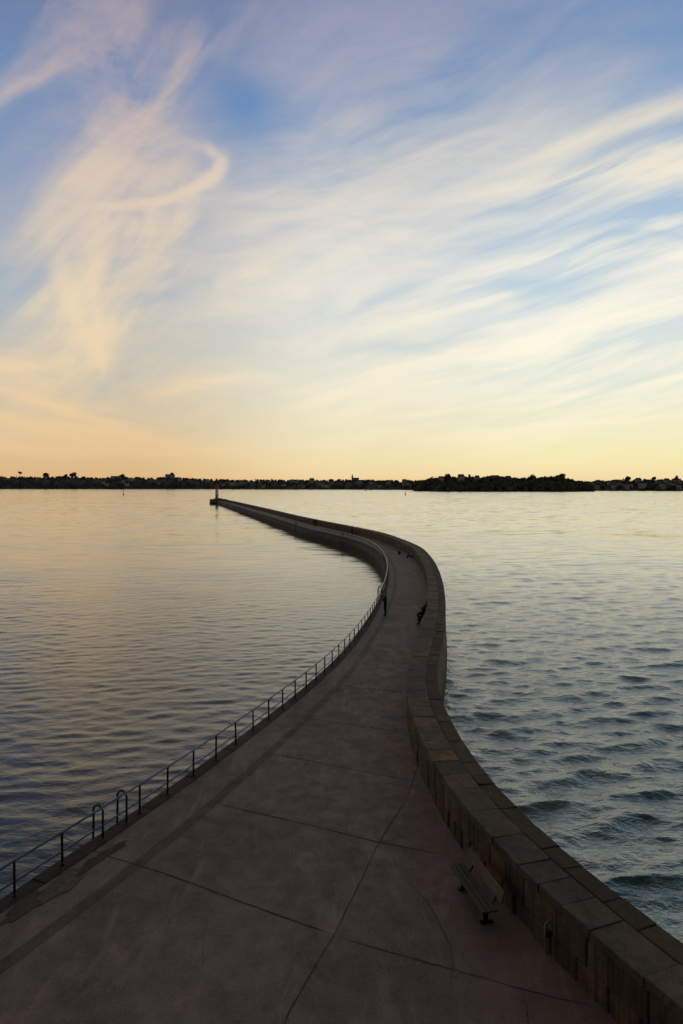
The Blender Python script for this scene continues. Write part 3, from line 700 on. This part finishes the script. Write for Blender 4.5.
for cols, n in ((main_c, 3200), (head_c, 650)):
    for _ in range(n):
        i = rng.integers(0, len(cols)); u = rng.choice([rng.uniform(1.1, 2.4), rng.uniform(2.4, 4.3), rng.uniform(3.6, 4.4)])
        px, x, y, z = surf(cols, i, u); w = rng.uniform(7, 14); h = min(w * rng.uniform(.6, 1.0), 10)
        if 250 < px < 440 and u < 3 and rng.uniform() < .35: continue
        blob(wood, x + rng.uniform(-8, 8), y, z - 2, w * .85, h); crown(wood, x, y, z - 2, w * 1.15, h * 1.05, 16)
tag(wood.build('wood', M['leaf'], fixn=False), 'dark band of trees covering the far shore and the headland', 'wood', kind='stuff')

def tree(px, d, zb, hh, w, label, flat=1.0, trunkf=.45):
    x, y = sx(px, d); r = empty('tree', (x, y, zb)); tag(r, label, 'tree')
    q = MB(); q.tube([(0, 0, -1), (.2, .1, hh * .3), (-.2, 0, hh * .8)], hh * .05, 8, 0, True, hh * .03)
    for k in range(5): a = k * 1.3; q.tube([(0, 0, hh * (.4 + .06 * k)), (w * .3 * math.cos(a), w * .3 * math.sin(a), hh * (.62 + .05 * k))], hh * .012, 5, 0, True, hh * .004)
    q.build('trunk', M['bark'], r)
    q = MB(); blob(q, 0, 0, hh * trunkf, w * .72, hh * (1 - trunkf)); crown(q, 0, 0, hh * trunkf, w, hh * (1 - trunkf), 260, flat); q.build('crown', M['leaf'], r, fixn=False)
def zt(px, d, py): return CAMZ + (HY - py) / F * d
for px, py, w, hh, lab, fl, tk in ((20, 471.9, 18, 21, 'round-headed pine standing above the trees at the far left of the shore', .8, .6),
        (46.5, 473.6, 24, 20, 'broad tree rising a little above the shore skyline right of the pine', 1, .3),
        (73, 473.5, 26, 20, 'wide domed tree on the skyline of the left shore', 1, .3),
        (66, 474.3, 15, 17, 'small tree close against the wide domed tree on the left shore', 1, .3),
        (122, 474.8, 22, 17, 'tree with a ragged top above the left shore houses', 1, .3)):
    d = ip(shd, px) + 190; tree(px, d, zt(px, d, py) - hh, hh, w, lab, fl, tk)
for px, py, w, hh, lab, fl, tk in ((562, 474.6, 13, 15, 'tall tree standing highest near the tip of the headland', 1, .3), (557.5, 475.0, 10, 12, 'narrow tree touching the tall one near the headland tip', 1, .3),
        (469.2, 474.2, 6, 13, 'slim pointed tree between two villas on the headland', 1.2, .2), (447, 474.8, 14, 12, 'rounded tree left of the headland villas', 1, .3),
        (534, 475.8, 15, 12, 'bushy tree on the middle of the headland ridge', 1, .3)):
    d = 1565; tree(px, d, zt(px, d, py) - hh, hh, w, lab, fl, tk)
for px, py, w, hh, lab, fl, tk in ((628.5, 476.6, 14, 13, 'domed tree on the right-hand shore skyline', 1, .3), (676.5, 475.8, 9, 14, 'tall narrow tree at the right edge of the shore', 1.2, .3), (653, 477.4, 11, 10, 'small tree right of the domed one on the right-hand shore', 1, .3)):
    d = ip(shd, px) + 180; tree(px, d, zt(px, d, py) - hh, hh, w, lab, fl, tk)

def house(px, d, zb, w, dep, h, rh, wm, label, group=None, tower=False, rz=0, nwin=3):
    x, y = sx(px, d); r = empty('house', (x, y, zb), rz); tag(r, label, 'house', group)
    q = MB(); q.box((0, 0, h / 2 - 2), (w, dep, h + 4)); q.build('wall', wm, r)
    q = MB(); e = .5
    q.add([(-w / 2 - e, -dep / 2 - e, h), (w / 2 + e, -dep / 2 - e, h), (w / 2 + e, dep / 2 + e, h), (-w / 2 - e, dep / 2 + e, h), (-w / 2 + rh * .3, 0, h + rh), (w / 2 - rh * .3, 0, h + rh)],
          [(0, 1, 5, 4), (1, 2, 5), (2, 3, 4, 5), (3, 0, 4), (0, 3, 2, 1)]); rf = q.build('roof', M['roof'], r)
    for sx_ in (-.36, .36):
        q = MB(); q.box((w * sx_, 0, h + rh * .8), (1.1, .9, rh * .8)); q.build('chimney', M['chim'], rf)
    for k in range(nwin):
        for lv in range(max(1, int(h / 3.2))):
            q = MB(); q.box((-w / 2 + w * (k + .5) / nwin, -dep / 2 - .03, 1.7 + 3.1 * lv), (1.1, .12, 1.6)); q.build('window', M['glass'], r)
    return r
hsA = house(0, 100, 0, 11, 9, 6.4, 3.4, M['wall_a'], 'grey-walled slate-roofed house among the trees on the far shore', 'houses on the far shore')
hsB = house(10, 100, 0, 14, 9, 7, 4, M['wall_b'], 'cream-walled slate-roofed house among the trees on the far shore', 'houses on the far shore')
spots = []
for k in range(58):
    px = float(rng.choice([rng.uniform(245, 440), rng.uniform(245, 440), rng.uniform(590, 683), rng.uniform(95, 245)])); spots.append((px, rng.uniform(1.6, 3.6)))
for k, (px, u) in enumerate(spots):
    src = hsA if k % 3 else hsB
    o = src if k in (0, 1) else copy_tree(src)
    if k == 0: o = hsB
    if k == 1: o = hsA
    i = int(np.clip((px + 420) / 4, 0, len(main_c) - 1)); p_, x, y, z = surf(main_c, i, u)
    o.location = (x, y - 14, z + rng.uniform(0, 2.5)); o.rotation_euler = (0, 0, rng.uniform(-.5, .5)); s_ = rng.uniform(.85, 1.25); o.scale = (s_,) * 3
def villa(px, py, d, w, h, rh, wm, lab): return house(px, d, zt(px, d, py) - h - rh, w, 10, h, rh, wm, lab)
villa(461, 474.2, 1550, 14, 9, 4.5, M['wall_a'], 'large villa standing highest on the left half of the headland')
villa(477, 475.4, 1550, 10, 7, 3.5, M['wall_b'], 'smaller villa right of the slim pointed tree on the headland')
villa(495.5, 475.2, 1550, 15, 7, 3.5, M['wall_a'], 'wide villa in the middle of the headland ridge')
villa(508, 475.8, 1550, 12, 6, 3, M['wall_b'], 'low villa at the right of the wide one on the headland')
villa(441, 476.2, 1560, 12, 6, 3.5, M['wall_a'], 'villa at the landward end of the headland')
villa(170, 474.2, 2930, 40, 15, 5, M['wall_a'], 'very large hotel-like house on the left shore skyline')
villa(172, 472.6, 2945, 14, 20, 5, M['wall_b'], 'tall square pavilion rising behind the hotel-like house')
villa(116, 476.0, 2960, 44, 12, 3, M['wall_b'], 'long low pale house above the trees on the left shore')
villa(676, 477.6, 1830, 10, 10, 4, M['wall_a'], 'tall narrow house beside the tall tree at the right edge of the shore')
# church
x, y = sx(352.3, 2500); ch = empty('church', (x, y, zt(0, 2500, 478.5) - 14)); tag(ch, 'church with a thin pointed steeple on the middle of the far shore', 'church')
q = MB(); q.box((12, 0, 5), (24, 11, 14)); q.build('nave', M['wall_a'], ch)
q = MB(); q.add([(-.5, -6, 12), (24.5, -6, 12), (24.5, 6, 12), (-.5, 6, 12), (-.5, 0, 17), (24.5, 0, 17)], [(0, 1, 5, 4), (1, 2, 5), (2, 3, 4, 5), (3, 0, 4)]); q.build('roof', M['roof'], ch)
q = MB(); q.box((0, 0, 7), (5.5, 5.5, 22)); q.build('tower', M['wall_a'], ch)
q = MB(); q.lathe([(3.4, 18), (.15, 32)], 8); q.build('steeple', M['roof'], ch)
for z_ in (12,):
    for xx in (-1.2, 1.2): q = MB(); q.box((xx, -2.78, z_), (1.0, .1, 2.6)); q.build('window', M['glass'], ch)

# ------------------------------------------------------------------ moored boats and sea marks
def make_boat(dark=False):
    r = empty('boat'); q = MB(); n = 9; L, W = 9.5, 2.9
    for i in range(n):
        f = i / (n - 1); w = W / 2 * math.sin(PI * min(1, .42 + f * .58)) ** .6 if f < 1 else .02; w = max(w if f < .99 else .02, .02); xx = -L / 2 + L * f; sh = .95 + .35 * f * f
        q.v += [(xx, -w, sh), (xx, -w * .75, .1), (xx, 0, -.45), (xx, w * .75, .1), (xx, w, sh)]
    for i in range(n - 1):
        for k in range(4): q.f.append((5 * i + k, 5 * i + 5 + k, 5 * i + 6 + k, 5 * i + 1 + k)); q.m.append(0)
        q.f.append((5 * i + 4, 5 * i + 9, 5 * i + 5, 5 * i)); q.m.append(0)
    q.f.append((0, 1, 2, 3, 4)); q.m.append(0)
    q.build('hull', M['hull_d'] if dark else M['hull'], r)
    q = MB(); q.box((-.6, 0, 1.45), (3.8, 1.7, .75), 0, 0, .85); q.build('cabin', M['hull'], r)
    q = MB(); q.tube([(.8, 0, .9), (.8, 0, 12)], .09, 6); q.build('mast', M['galv'], r)
    q = MB(); q.tube([(.8, 0, 2.4), (-3.6, 0, 2.5)], .14, 6); q.build('boom', M['hull_d'], r)
    return r
bA, bB = make_boat(), make_boat(True); nb = 0
for px in (126, 133, 148, 171, 182, 187, 197, 205, 211, 226, 233, 238, 246, 255, 263, 276, 282, 287, 291, 297, 309, 318, 365, 371):
    src = bB if nb % 3 else bA; o = src if nb in (0, 1) else copy_tree(src)
    if nb == 0: o = bA
    d = ip(shd, px) - rng.uniform(120, 420); x, y = sx(px + rng.uniform(-1, 1), d); o.location = (x, y, 0); o.rotation_euler = (0, 0, rng.uniform(-.6, .6) + (PI if nb % 2 else 0))
    if o is bA or src is bA: tag(o, 'white-hulled sailing boat moored off the far shore', 'boat', 'boats moored off the far shore')
    else: tag(o, 'dark-hulled sailing boat moored off the far shore', 'boat', 'boats moored off the far shore')
    nb += 1
def buoy(px, d, lab, m, h=4.2):
    x, y = sx(px, d); r = empty('buoy', (x, y, 0)); tag(r, lab, 'buoy')
    q = MB(); q.lathe([(.3, -.6), (1.0, -.3), (1.05, .5), (.5, .9)], 14); q.build('float', m, r)
    q = MB(); q.lathe([(.42, .9), (.25, h * .8)], 10); q.build('body', m, r)
    q = MB(); q.lathe([(.1, h * .8), (.5, h * .82), (.5, h), (.05, h + .1)], 10); q.build('topmark', m, r)
buoy(123.6, 910, 'dark slender buoy alone on the calm water left of the light tower', M['iron'])
buoy(405.4, 930, 'dark slender buoy on the water right of the breakwater, below the far shore', M['iron'])

# ------------------------------------------------------------------ sky
W = bpy.data.worlds.new('World'); scene.world = W; W.use_nodes = True; t = NT(W.node_tree)
bg = t.N['Background']; tc = t.n('ShaderNodeTexCoord'); D = t.vm('NORMALIZE', tc.outputs['Generated'])
SUN_EL, SUN_AZ = R(3.0), R(58)
sky = t.n('ShaderNodeTexSky', sky_type='NISHITA'); sky.sun_disc = False; sky.sun_elevation = SUN_EL; sky.sun_rotation = SUN_AZ; sky.air_density = 1; sky.dust_density = 1.5; sky.ozone_density = 2
sp = t.n('ShaderNodeSeparateXYZ'); t.put(sp.inputs[0], D); X_, Y_, Z_ = sp.outputs
U = t.math('ARCTAN2', X_, Y_); V = t.math('ARCSINE', Z_)
zr = t.math('MAXIMUM', Z_, 0.0)
def zy(y): w = (HY - y) / F; return w / math.sqrt(1 + w * w)
def st(L): return [(zy(y) if y is not None else p, s2l(c)) for p, y, c in L]
base_l = t.ramp(zr, [(zy(486), s2l((216, 168, 114))), (zy(466), s2l((206, 178, 134))), (zy(430), s2l((184, 176, 154))), (zy(380), s2l((160, 172, 176))), (zy(310), s2l((144, 164, 184))), (zy(220), s2l((124, 146, 180))), (zy(100), s2l((92, 126, 172))), (zy(0), s2l((82, 106, 148))), (.66, s2l((78, 76, 88))), (.78, s2l((92, 84, 82))), (1, s2l((92, 82, 80)))])
base_r = t.ramp(zr, [(zy(486), s2l((228, 192, 146))), (zy(479), s2l((232, 208, 158))), (zy(464), s2l((234, 220, 166))), (zy(440), s2l((228, 224, 180))), (zy(400), s2l((206, 216, 202))), (zy(330), s2l((186, 204, 214))), (zy(240), s2l((144, 176, 206))), (zy(120), s2l((110, 146, 186))), (zy(0), s2l((86, 124, 168))), (.66, s2l((56, 76, 90))), (.78, s2l((68, 74, 80))), (1, s2l((92, 84, 82)))])
side = t.math('SMOOTH_MIN', 1, 1, 0)
azf = t.ramp(t.math('ADD', t.math('MULTIPLY', U, .7), .5), [(.28, 0), (.52, .75), (.72, 1)], 'EASE')
col = t.mix(azf, base_l, base_r)
col = t.mix(.02, col, t.vm('MULTIPLY', sky.outputs[0], (.12, .12, .12)))
# cloud masks, placed on the sky sphere
def uv_of(px, py):
    x, y, z = (px - CX) / F, 1., (HY - py) / F; n = math.sqrt(x * x + y * y + z * z); return np.array([math.atan2(x, y), math.asin(z / n)])
UV3 = t.comb(U, V, 1.0)
wn = t.noise(t.vm('MULTIPLY', UV3, (1, 1, 0)), 3.2, 1.5, .45, 0, 'Color')
wn = t.vm('MULTIPLY', t.vm('SUBTRACT', wn, (.5, .5, .5)), (.14, .14, 0)); UVw = t.vm('ADD', UV3, wn); UVs = t.vm('ADD', UV3, t.vm('MULTIPLY', wn, (.35, .35, 0))); UVh = t.vm('ADD', UV3, t.vm('MULTIPLY', wn, (.16, .16, 0)))
def blobmask(cx, cy, a, b_, ang, k, UVw=UVw):
    J = np.stack([(uv_of(cx + 1, cy) - uv_of(cx - 1, cy)) / 2, (uv_of(cx, cy + 1) - uv_of(cx, cy - 1)) / 2], 1); Ji = np.linalg.inv(J); c = uv_of(cx, cy)
    th = R(-ang)   # ang counted up from the horizontal, rows grow downward
    Rm = np.array([[math.cos(th), math.sin(th)], [-math.sin(th), math.cos(th)]]); T = np.diag([1 / a, 1 / b_]) @ Rm @ Ji; o = -T @ c
    lu = t.vm('DOT_PRODUCT', UVw, (T[0, 0], T[0, 1], o[0])); lv = t.vm('DOT_PRODUCT', UVw, (T[1, 0], T[1, 1], o[1]))
    q = t.comb(lu, lv, 0.0); e = t.math('EXPONENT', t.math('MULTIPLY', t.vm('DOT_PRODUCT', q, q), -1.0))
    return t.math('MULTIPLY', e, k)
def summ(L, w=None):
    s = None; w = w or UVw
    for l in L:
        m_ = blobmask(*l, w); s = m_ if s is None else t.math('ADD', s, m_)
    return s
left_b = [(118, 30, 26, 60, -10, .7), (165, 75, 60, 9, 52, .9), (205, 40, 50, 8, 30, .5), (30, 92, 60, 8, 35, .7), (75, 175, 70, 10, 50, .5), (85, 305, 50, 8, -62, 1.1), (105, 300, 45, 7, -80, 1.0), (60, 290, 60, 7, 30, .5), (215, 300, 60, 6, 25, .6), (150, 235, 90, 12, 10, .5),(110, 180, 70, 75, 20, .75), (125, 262, 95, 65, 0, .7), (90, 390, 130, 40, 0, .3), (95, 330, 45, 60, -60, .7), (60, 60, 75, 22, 32, .55), (140, 110, 75, 24, 48, .5), (40, 10, 110, 30, 10, .45), (180, 40, 70, 26, 20, .4),
          
          (95, 300, 14, 55, -25, .5), (115, 335, 12, 22, -30, .55)]
hook_b = [(115, 209, 30, 3.5, -3, .5), (150, 204, 32, 4, 5, .9), (182, 194, 26, 4.5, 22, 1.1), (204, 182, 20, 6, 42, 1.1), (219, 166, 13, 6, 75, 1.1), (212, 152, 13, 5, -50, .7), (194, 144, 18, 5, -22, .3), (150, 168, 40, 22, 10, .5)]
mid_b = [(400, 50, 190, 95, 10, 1.0), (350, 180, 170, 80, 10, .5), (470, 130, 150, 70, 15, .32), (320, 290, 170, 80, 5, .6), (300, 400, 180, 60, 0, .4)]
right_b = [(650, 382, 70, 2.5, 8, 1.1), (560, 392, 60, 2.5, 4, .8), (480, 408, 110, 3, 6, .9), (600, 420, 90, 3, 3, .9), (420, 428, 90, 4, 6, .7), (560, 330, 80, 3, 12, .7), (480, 330, 70, 3, 16, .6),(600, 310, 230, 95, 8, .85), (560, 420, 260, 50, 0, .4), (690, 100, 120, 12, 22, .45), (600, 135, 110, 12, 20, .25), (672, 160, 95, 15, 13, 2.2), (560, 184, 75, 10, 9, 1.2), (640, 120, 110, 9, 20, .5), (600, 205, 190, 26, 14, .5), (640, 240, 150, 16, 14, .45), (450, 302, 130, 14, 17, 1.0), (640, 266, 130, 12, 4, 1.2), (500, 290, 90, 10, 12, .4), (400, 370, 120, 14, 14, .75), (520, 350, 130, 20, 12, .6), (650, 335, 130, 40, 8, .75), (430, 150, 130, 14, 20, .3), (350, 205, 90, 12, 14, .3), (520, 425, 170, 10, 6, .45), (640, 400, 120, 12, 4, .5)]
low_b = [(70, 408, 70, 5, -16, 1.2), (30, 424, 60, 4, -14, 1.0), (110, 432, 60, 4, -10, 1.0), (15, 365, 30, 5, 3, .9), (205, 386, 45, 4, 10, .8), (330, 395, 60, 5, 16, .6), (70, 450, 120, 5, -3, .9), (250, 448, 90, 4, 3, .6),(10, 362, 50, 14, -5, .7), (60, 400, 110, 16, -14, .7), (0, 425, 120, 14, -8, .5), (200, 385, 60, 12, 8, .6), (130, 440, 170, 14, -4, .7), (20, 445, 110, 12, 0, .5), (240, 410, 80, 9, 10, .3)]
def fibre(ang, sc, st_, seed, lo, hi, det=7, rough=.6, dist=.5, UVw=UVw):
    a = R(ang); ca, sa = math.cos(a), math.sin(a)
    x = t.vm('DOT_PRODUCT', UVw, (ca / st_, sa / st_, seed)); y = t.vm('DOT_PRODUCT', UVw, (-sa, ca, seed * 1.7))
    n = t.noise(t.comb(x, y, seed), sc, det, rough, dist)
    n2 = t.noise(t.comb(t.math('MULTIPLY', x, .45), y, seed + 3), sc * 3.4, 6, .62, 0)
    return t.math('MULTIPLY', t.ramp(n, [(lo, 0), (hi, 1)]), t.ramp(n2, [(.30, .50), (.70, 1.30)]))
fl = fibre(46, 10, 2.6, 1.3, .40, .62, dist=.35); fm = fibre(18, 7, 3.6, 4.1, .32, .70, dist=.1); fr = fibre(13, 15, 9, 2.2, .40, .60, dist=.05, UVw=UVs); fw = fibre(-7, 14, 6, 7.7, .36, .62, dist=.08, UVw=UVs)
ff = fibre(30, 16, 4, 5.5, .25, .5, UVw=UVh)
# fine breakup shared by all
fine = t.ramp(t.noise(t.vm('MULTIPLY', UVw, (9, 34, 0)), 1.0, 5, .6, .1), [(.32, .75), (.68, 1.2)])
haze_ = fibre(20, 3.0, 2.0, 9.1, .30, .80, 5)
def wsum(mask, f): return t.math('MULTIPLY', mask, t.math('ADD', t.math('MULTIPLY', f, 1.1), .10))
dens = t.math('ADD', t.math('ADD', wsum(summ(left_b), fl), wsum(summ(mid_b), fm)), t.math('ADD', wsum(summ(right_b, UVs), fr), wsum(summ(low_b, UVs), fw)))
dens = t.math('ADD', dens, t.math('ADD', t.math('MULTIPLY', wsum(summ(hook_b, UVh), ff), .9), t.math('MULTIPLY', haze_, .14))); dens = t.math('ADD', dens, t.math('MULTIPLY', t.ramp(zr, [(.56, 0), (.74, 1)]), t.math('ADD', t.math('MULTIPLY', haze_, .9), .3)))   # unseen overhead cloud added to warm and lift light on the deck
dens = t.math('MULTIPLY', dens, fine)
# clear holes
hole = summ([(238, 105, 55, 50, -20, .95), (10, 190, 30, 60, 0, .4), (640, 30, 130, 26, 10, .5), (650, 70, 80, 14, 22, .4), (510, 248, 60, 14, 12, .5), (570, 285, 110, 9, 7, .8), (390, 345, 90, 8, 6, .7), (400, 300, 60, 7, 22, .6), (640, 250, 60, 5, 6, .5), (560, 300, 1, 1, 0, 0)])
dens = t.math('MULTIPLY', dens, t.math('SUBTRACT', 1.0, hole, clamp=True))
dens = t.math('MULTIPLY', t.math('SUBTRACT', 1.0, t.math('EXPONENT', t.math('MULTIPLY', dens, -1.75))), .98, clamp=True)
cl_l = t.ramp(zr, [(zy(486), s2l((220, 176, 126))), (zy(440), s2l((222, 190, 146))), (zy(390), s2l((228, 200, 160))), (zy(320), s2l((224, 204, 172))), (zy(200), s2l((214, 194, 172))), (zy(100), s2l((184, 168, 166))), (zy(0), s2l((156, 148, 162))), (.66, s2l((150, 120, 100))), (.78, s2l((170, 132, 98))), (1, s2l((150, 124, 106)))])
cl_r = t.ramp(zr, [(zy(486), s2l((232, 200, 156))), (zy(474), s2l((236, 218, 174))), (zy(440), s2l((240, 228, 196))), (zy(380), s2l((244, 236, 214))), (zy(280), s2l((240, 234, 216))), (zy(160), s2l((226, 216, 196))), (zy(80), s2l((172, 172, 184))), (zy(0), s2l((150, 152, 176))), (.66, s2l((92, 96, 104))), (.78, s2l((98, 96, 92))), (1, s2l((150, 126, 108)))])
col = t.mix(dens, col, t.mix(azf, cl_l, cl_r))
# the side of the sky away from the sunset is already in dusk high up; unseen low band brightened to light shore and tower
yb = t.math('ADD', t.math('MULTIPLY', Y_, .5), .5)
back = t.mix(t.ramp(zr, [(.12, 0), (.42, 1)]), t.ramp(yb, [(.15, .75), (.55, .68), (.84, 1)], 'EASE'), t.ramp(yb, [(.15, .10), (.55, .27), (.84, 1)], 'EASE'))
col = t.mix(1.0, col, back, 'MULTIPLY')
t.put(bg.inputs['Color'], t.vm('MULTIPLY', col, (10, 10, 10))); bg.inputs['Strength'].default_value = .1

sl = bpy.data.lights.new('sun', 'SUN'); sl.energy = .22; sl.angle = R(14); sl.color = (1, .72, .42)
so = bpy.data.objects.new('sun', sl); C.objects.link(so)
dv = Vector((math.sin(SUN_AZ) * math.cos(SUN_EL), math.cos(SUN_AZ) * math.cos(SUN_EL), math.sin(SUN_EL))); so.rotation_euler = dv.to_track_quat('Z', 'Y').to_euler(); so.location = (60, 120, 60)

# ------------------------------------------------------------------ camera
cam = bpy.data.cameras.new('camera'); co = bpy.data.objects.new('camera', cam); C.objects.link(co); scene.camera = co
co.location = (0, 0, CAMZ); co.rotation_euler = (R(90), 0, 0)
cam.sensor_fit = 'VERTICAL'; cam.sensor_height = 36; cam.lens = 36 * F / 1024; cam.shift_y = -(512 - HY) / 1024; cam.clip_start = .1; cam.clip_end = 30000
scene.view_settings.view_transform = 'Standard'; scene.view_settings.look = 'None'; scene.view_settings.exposure = .18; scene.view_settings.gamma = 1
scene.render.resolution_x = 683; scene.render.resolution_y = 1024
scene.render.engine = 'CYCLES'
